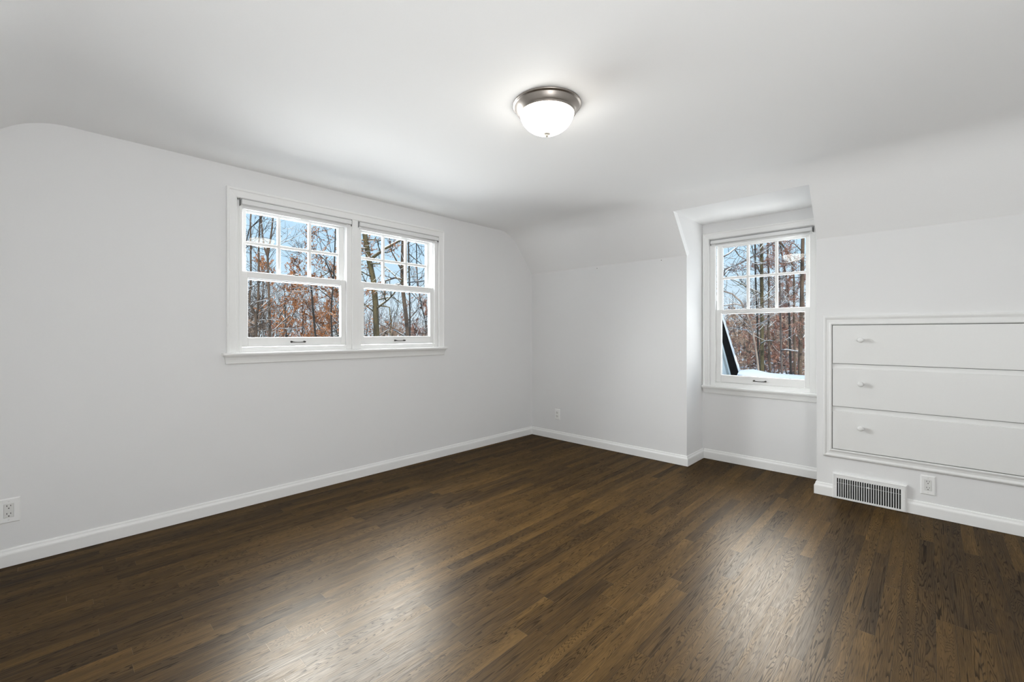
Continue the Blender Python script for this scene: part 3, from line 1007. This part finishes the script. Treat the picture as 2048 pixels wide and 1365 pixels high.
hero('brown trunk with clinging leaves standing between the dividing lines of the nearer sash', [(816, 676), (813, 640), (809, 610), (806, 584), (804, 540), (805.5, 510), (806, 470)], 17, 9, 7, M_BROWN, top=4, nbr=14, blen=1.5, zmin=.3, leaf=M_ORANGE, leafn=2, leafs=.034,
     limbs=[([(806, 545), (792, 520), (783, 503)], 4, 1.0), ([(805, 560), (790, 556), (772, 562), (768, 575)], 4, 1.0)])
hero('thin straight dark tree right of the brown trunk in the nearer sash', [(820, 676), (820, 640), (819.5, 600), (818.5, 560), (817.5, 520), (816.5, 470)], 15, 3.6, 8, M_DBARK, top=4, nbr=14, blen=1.6, zmin=.3,
     limbs=[([(820, 583), (832, 596), (848, 607)], 2, .6), ([(818, 508), (828, 517), (842, 528), (850, 534)], 2.2, .6), ([(814, 566), (830, 564), (848, 562)], 2.2, 1.0), ([(816, 470), (835, 490), (848, 512)], 2, .5)])
hero('slanting slim tree near the right jamb of the double window', [(858, 676), (845, 620), (838, 590), (834, 560)], 19, 2.6, 9, M_DBARK, top=5, nbr=10, blen=1.6, zmin=.2)

# --- through the dormer window
hero('tall olive trunk in the middle of the dormer window', [(1524, 745), (1524, 690), (1524, 627), (1523, 560), (1523, 486), (1523, 450)], 18, 7.5, 10, M_OLIVE, top=4, nbr=12, blen=2.0, zmin=.5, leaf=M_TAN, leafn=0,
     limbs=[([(1526, 606), (1536, 598), (1552, 588)], 2.2, 1.1)])
hero('thin dark trunk just left of the olive trunk in the dormer window', [(1518.5, 742), (1516, 690), (1514, 627), (1511, 560), (1510, 486), (1510, 450)], 19, 3.6, 11, M_DBARK, top=4, nbr=14, blen=1.6, zmin=.3)
hero('pale leaning trunk crossing the lower dormer sash', [(1517, 745), (1515, 722), (1509.5, 687), (1505, 662), (1500, 642), (1492, 624), (1482, 604), (1470, 590), (1450, 584)], 16, 4.6, 12, M_PALE, top=.6, nbr=6, blen=1.3, zmin=1.3, snow=1.3,
     limbs=[([(1484, 612), (1470, 608), (1452, 611), (1440, 614)], 2.2, 1.2)])
hero('rough brown trunk at the right edge of the dormer window', [(1600, 745), (1601, 690), (1603, 620), (1604, 560), (1605, 500), (1606, 470)], 17, 8, 13, M_BROWN, top=4, nbr=16, blen=1.7, zmin=.2, leaf=M_RUSSET, leafn=6, leafs=.030,
     limbs=[([(1604, 520), (1590, 522), (1575, 527), (1560, 526)], 2.5, .8), ([(1604, 503), (1590, 489), (1572, 482)], 2.2, 1.0)])
hero('crooked dark limb tree against the sky in the top right dormer pane', [(1590, 745), (1588, 640), (1588, 545), (1585, 530), (1578, 513), (1573, 499), (1561, 485), (1552, 474)], 20, 4.6, 14, M_BROWN, top=2, nbr=8, blen=1.6, zmin=2.0)
hero('reddish trunk behind the right half of the lower dormer sash', [(1540, 742), (1537, 690), (1537, 625), (1538, 560)], 21, 4.2, 15, M_BROWN, top=5, nbr=16, blen=1.8, zmin=-.6, leaf=M_RUSSET, leafn=6, leafs=.030)
hero('thin grey trunk with a snow laden side limb in the lower dormer sash', [(1563.5, 743), (1562, 690), (1561, 630), (1560, 580)], 19, 3.6, 16, M_TWIG, top=5, nbr=12, blen=1.6, zmin=0,
     limbs=[([(1563, 701), (1574, 700.5), (1590, 703), (1612, 704)], 2.6, 1.3)])
hero('short dark trunk near the bottom right of the dormer window', [(1582, 744), (1581, 722), (1580, 690), (1579, 640)], 22, 4.6, 17, M_DBARK, top=4, nbr=14, blen=1.6, zmin=-.8, leaf=M_RUSSET, leafn=6, leafs=.030)
hero('snow laden leaning tree in the upper left dormer panes', [(1436, 640), (1442, 560), (1448, 540), (1470, 533), (1490, 522)], 14, 3.5, 18, M_TWIG, top=1.5, nbr=12, blen=1.6, zmin=1.5, snow=1.5,
     limbs=[([(1446, 514), (1458, 508), (1470, 498), (1478, 492)], 3, 1.4), ([(1446, 553), (1455, 541), (1466, 534)], 2.6, 1.4), ([(1470, 500), (1478, 512), (1492, 520)], 2.4, 1.2)])


M_HAZE = bark('haze_pale_bark', (0.13, 0.10, 0.085), (0.26, 0.205, 0.175))  # bark lightened so that distance haze is put into its colour


# --- woods behind: one of each kind, then copies
def dup(root, loc, rz, sc, label, group):
    r = root.copy()
    COL.objects.link(r)
    r.location = loc
    r.rotation_euler = (0, 0, rz)
    r.scale = (sc, sc, sc)
    r['label'] = label
    r['group'] = group
    for ch in root.children:
        c = ch.copy()
        COL.objects.link(c)
        c.parent = r
    return r


def proto(name, seed, h, r0, nbr, blen, bk, br, leaf, leafn, leafs, zlow, snow, maxlev=2, nsub=4):
    t = Tree(seed)
    z = np.linspace(0, h, 12)
    P = np.stack([np.cumsum([t.r.gauss(0, .05) for _ in z]), np.cumsum([t.r.gauss(0, .05) for _ in z]), z], 1)
    rad = np.linspace(r0, r0 * .3, 12)
    t.wood.tube(P, rad, 6)
    for _ in range(nbr):
        k = t.r.randrange(int(11 * zlow), 12)
        an = t.r.uniform(0, 2 * math.pi)
        t.grow(P[k], np.array([math.cos(an), math.sin(an), t.r.uniform(.3, 1.1)]), blen * t.r.uniform(.6, 1.2), max(.012, rad[k] * .4), 0, maxlev, snow, leafn, leafs, .3, nsub)
    root = empty(name, (0, 0, 0))
    tag(root, 'x', 'tree')
    t.finish(root, bk, br, leaf)
    return root


def conifer(seed, h):
    t = Tree(seed)
    z = np.linspace(0, h, 8)
    P = np.stack([z * 0, z * 0, z], 1)
    t.wood.tube(P, np.linspace(.11, .015, 8), 6)
    for k in range(int(h * 13)):
        zz = t.r.uniform(.08, .99) * h
        L = (1 - zz / h) * h * .30 + .15
        an = t.r.uniform(0, 2 * math.pi)
        d = np.array([math.cos(an), math.sin(an), -.12])
        q = [np.array([0, 0, zz]) + d * L * a + np.array([0, 0, -.25 * a * a * L]) for a in (0, .35, .7, 1)]
        t.br.tube(q, [.018, .013, .009, .004], 3)
        side = np.array([-d[1], d[0], 0])
        for a in np.linspace(.15, 1, max(6, int(L * 20))):
            p = np.array([0, 0, zz]) + d * L * a + np.array([0, 0, -.25 * a * a * L])
            for s in (-1, 1):
                w = L * .16 * (1.1 - a) + .08
                tip = p + side * s * w + d * w * .7 + np.array([0, 0, -.05 - t.r.uniform(0, .08)])
                t.lv.add([p, p + d * .025 + np.array([0, 0, .02]), tip, p - d * .02], [(0, 1, 2), (0, 2, 3)])
            if t.r.random() < .3:
                w = t.r.uniform(.03, .06)
                pz = p + np.array([0, 0, .03])
                t.snow.tube([pz - d * w * 1.6, pz, pz + d * w * 1.6], [.01, w * .55, .01], 4)
    root = empty('conifer', (0, 0, 0))
    tag(root, 'x', 'tree')
    t.finish(root, M_DBARK, M_DBARK, M_NEEDLE)
    return root


def shrub(seed, h, br):
    t = Tree(seed)
    for k in range(9):
        an = t.r.uniform(0, 6.28)
        d = np.array([math.cos(an) * t.r.uniform(.1, .5), math.sin(an) * t.r.uniform(.1, .5), 1.0])
        P = np.array([d * h * a * t.r.uniform(.95, 1.05) + np.array([0, 0, -.05]) for a in np.linspace(0, 1, 6)])
        rad = np.linspace(.032, .010, 6)
        t.wood.tube(P, rad, 5)
        for _ in range(7):
            k2 = t.r.randrange(1, 6)
            t.grow(P[k2], d * .5 + t.rv(.5), h * .26, .014, 0, 1, .9, 0, 0, .3, 5)
    root = empty('bare_shrub', (0, 0, 0))
    tag(root, 'x', 'shrub')
    t.finish(root, br, br)
    return root


KINDS = {
    'shrub': [shrub(61, 5.4, M_BROWN), shrub(62, 4.8, M_DBARK)],
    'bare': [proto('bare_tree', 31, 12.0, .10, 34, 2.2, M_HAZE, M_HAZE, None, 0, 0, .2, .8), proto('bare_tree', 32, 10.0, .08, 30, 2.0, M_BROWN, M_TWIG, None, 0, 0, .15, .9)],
    'russet': [proto('leafy_sapling', 41, 5.2, .045, 26, 1.4, M_TWIG, M_TWIG, M_RUSSET, 7, .046, .1, .8), proto('leafy_sapling', 42, 4.2, .04, 24, 1.3, M_TWIG, M_TWIG, M_TAN, 7, .046, .1, .8)],
    'orange': [proto('leafy_sapling', 43, 6.0, .05, 26, 1.5, M_DBARK, M_TWIG, M_ORANGE, 5, .046, .2, .8)],
    'conifer': [conifer(51, 6.2)],
}
USED = set()
TAKEN = [(float(x.location[0]), float(x.location[1]), 1.1) for x in bpy.data.objects if x.get('category') in ('tree', 'shrub') and x.location.length > 3]
CROWN = {'shrub': 1.3, 'bare': 1.9, 'russet': 1.15, 'orange': 1.25, 'conifer': 1.5}


def put(kind, u0, u1, d0, d1, label, group, s0=1.0, s1=1.0):
    """stand one more tree somewhere in the strip of woods seen between pixel columns u0 and u1, clear of its neighbours"""
    rt = rnd.choice(KINDS[kind])
    for _ in range(60):
        sc = rnd.uniform(s0, s1)
        p = pix(rnd.uniform(u0, u1), CY, math.sqrt(rnd.uniform(d0 * d0, d1 * d1)))
        cr = CROWN[kind] * sc
        if all((p[0] - x) ** 2 + (p[1] - y) ** 2 > (1.0 * (cr + q)) ** 2 for x, y, q in TAKEN):
            break
    else:
        return
    TAKEN.append((p[0], p[1], cr))
    loc = (p[0], p[1], GZ)
    rz = rnd.uniform(0, 6.28)
    if rt.name not in USED:
        USED.add(rt.name)
        rt.location, rt.rotation_euler, rt.scale = loc, (0, 0, rz), (sc, sc, sc)
        rt['label'], rt['group'] = label, group
    else:
        dup(rt, loc, rz, sc, label, group)


GA, GD = 'woods behind the double window', 'woods behind the dormer window'
for k in range(7):
    put('orange', 575 + 17 * k, 592 + 17 * k, 16, 34, 'sapling with orange leaves behind the farther sash', 'orange saplings behind the double window', .75, 1.1)
for k in range(4):
    put('conifer', 560 + 34 * k, 600 + 33 * k, 20, 34, 'snow dusted dark conifer low behind the farther sash', 'conifers behind the double window', .75, 1.0)
for k in range(22):
    put('shrub', 480, 705, 18, 46, 'tall bare shrub in the thicket behind the farther sash', 'bare shrubs behind the farther sash', 1.0, 1.4)
for k in range(7):
    put('shrub', 715, 880, 24, 50, 'tall bare shrub in the thicket behind the nearer sash', 'bare shrubs behind the nearer sash', .7, 1.0)
for k in range(20):
    put('russet', 470, 880, 17, 42, 'sapling holding russet leaves behind the double window', 'russet saplings behind the double window', .65, 1.0)
for k in range(34):
    put('russet', 1430, 1625, 24, 80, 'sapling holding russet leaves behind the dormer window', 'russet saplings behind the dormer window', .75, 1.3)
for k in range(18):
    put('bare', 470, 880, 26, 85, 'slender bare tree in the woods behind the double window', GA, .65, .95)
for k in range(30):
    put('bare', 1425, 1630, 24, 95, 'slender bare tree in the woods behind the dormer window', GD, .7, 1.05)

# the same woods going on past the edges of both views
for a, c_, g_, lb in ((100, 470, GA, 'double'), (880, 1010, GA, 'double'), (1210, 1425, GD, 'dormer'), (1630, 1990, GD, 'dormer')):
    for k in range(9):
        put('bare', a, c_, 20, 70, 'slender bare tree in the woods behind the %s window' % lb, g_, .8, 1.1)
    for k in range(9):
        put('russet', a, c_, 20, 60, 'sapling holding russet leaves behind the %s window' % lb, 'russet saplings behind the %s window' % lb, .9, 1.3)

# low rail fence at the edge of the woods
fa, fb = pix(1440, 735, 29), pix(1640, 735, 31)
fa[2] = fb[2] = GZ
fn = empty('rail_fence', tuple(fa))
tag(fn, 'dark rail fence across the snow at the foot of the woods behind the dormer window', 'fence')
for zz in (1.3, 1.6, 1.85):
    q = MB()
    q.tube([fa + np.array([0, 0, zz]), (fa + fb) / 2 + np.array([0, 0, zz]), fb + np.array([0, 0, zz])], [.028] * 3, 6)
    q.build('rail', M_FENCE, fn)
for i in range(8):
    p = fa + (fb - fa) * i / 7
    MB().box(p[0] - .035, p[0] + .035, p[1] - .035, p[1] + .035, GZ, GZ + 1.95).build('post', M_FENCE, fn)
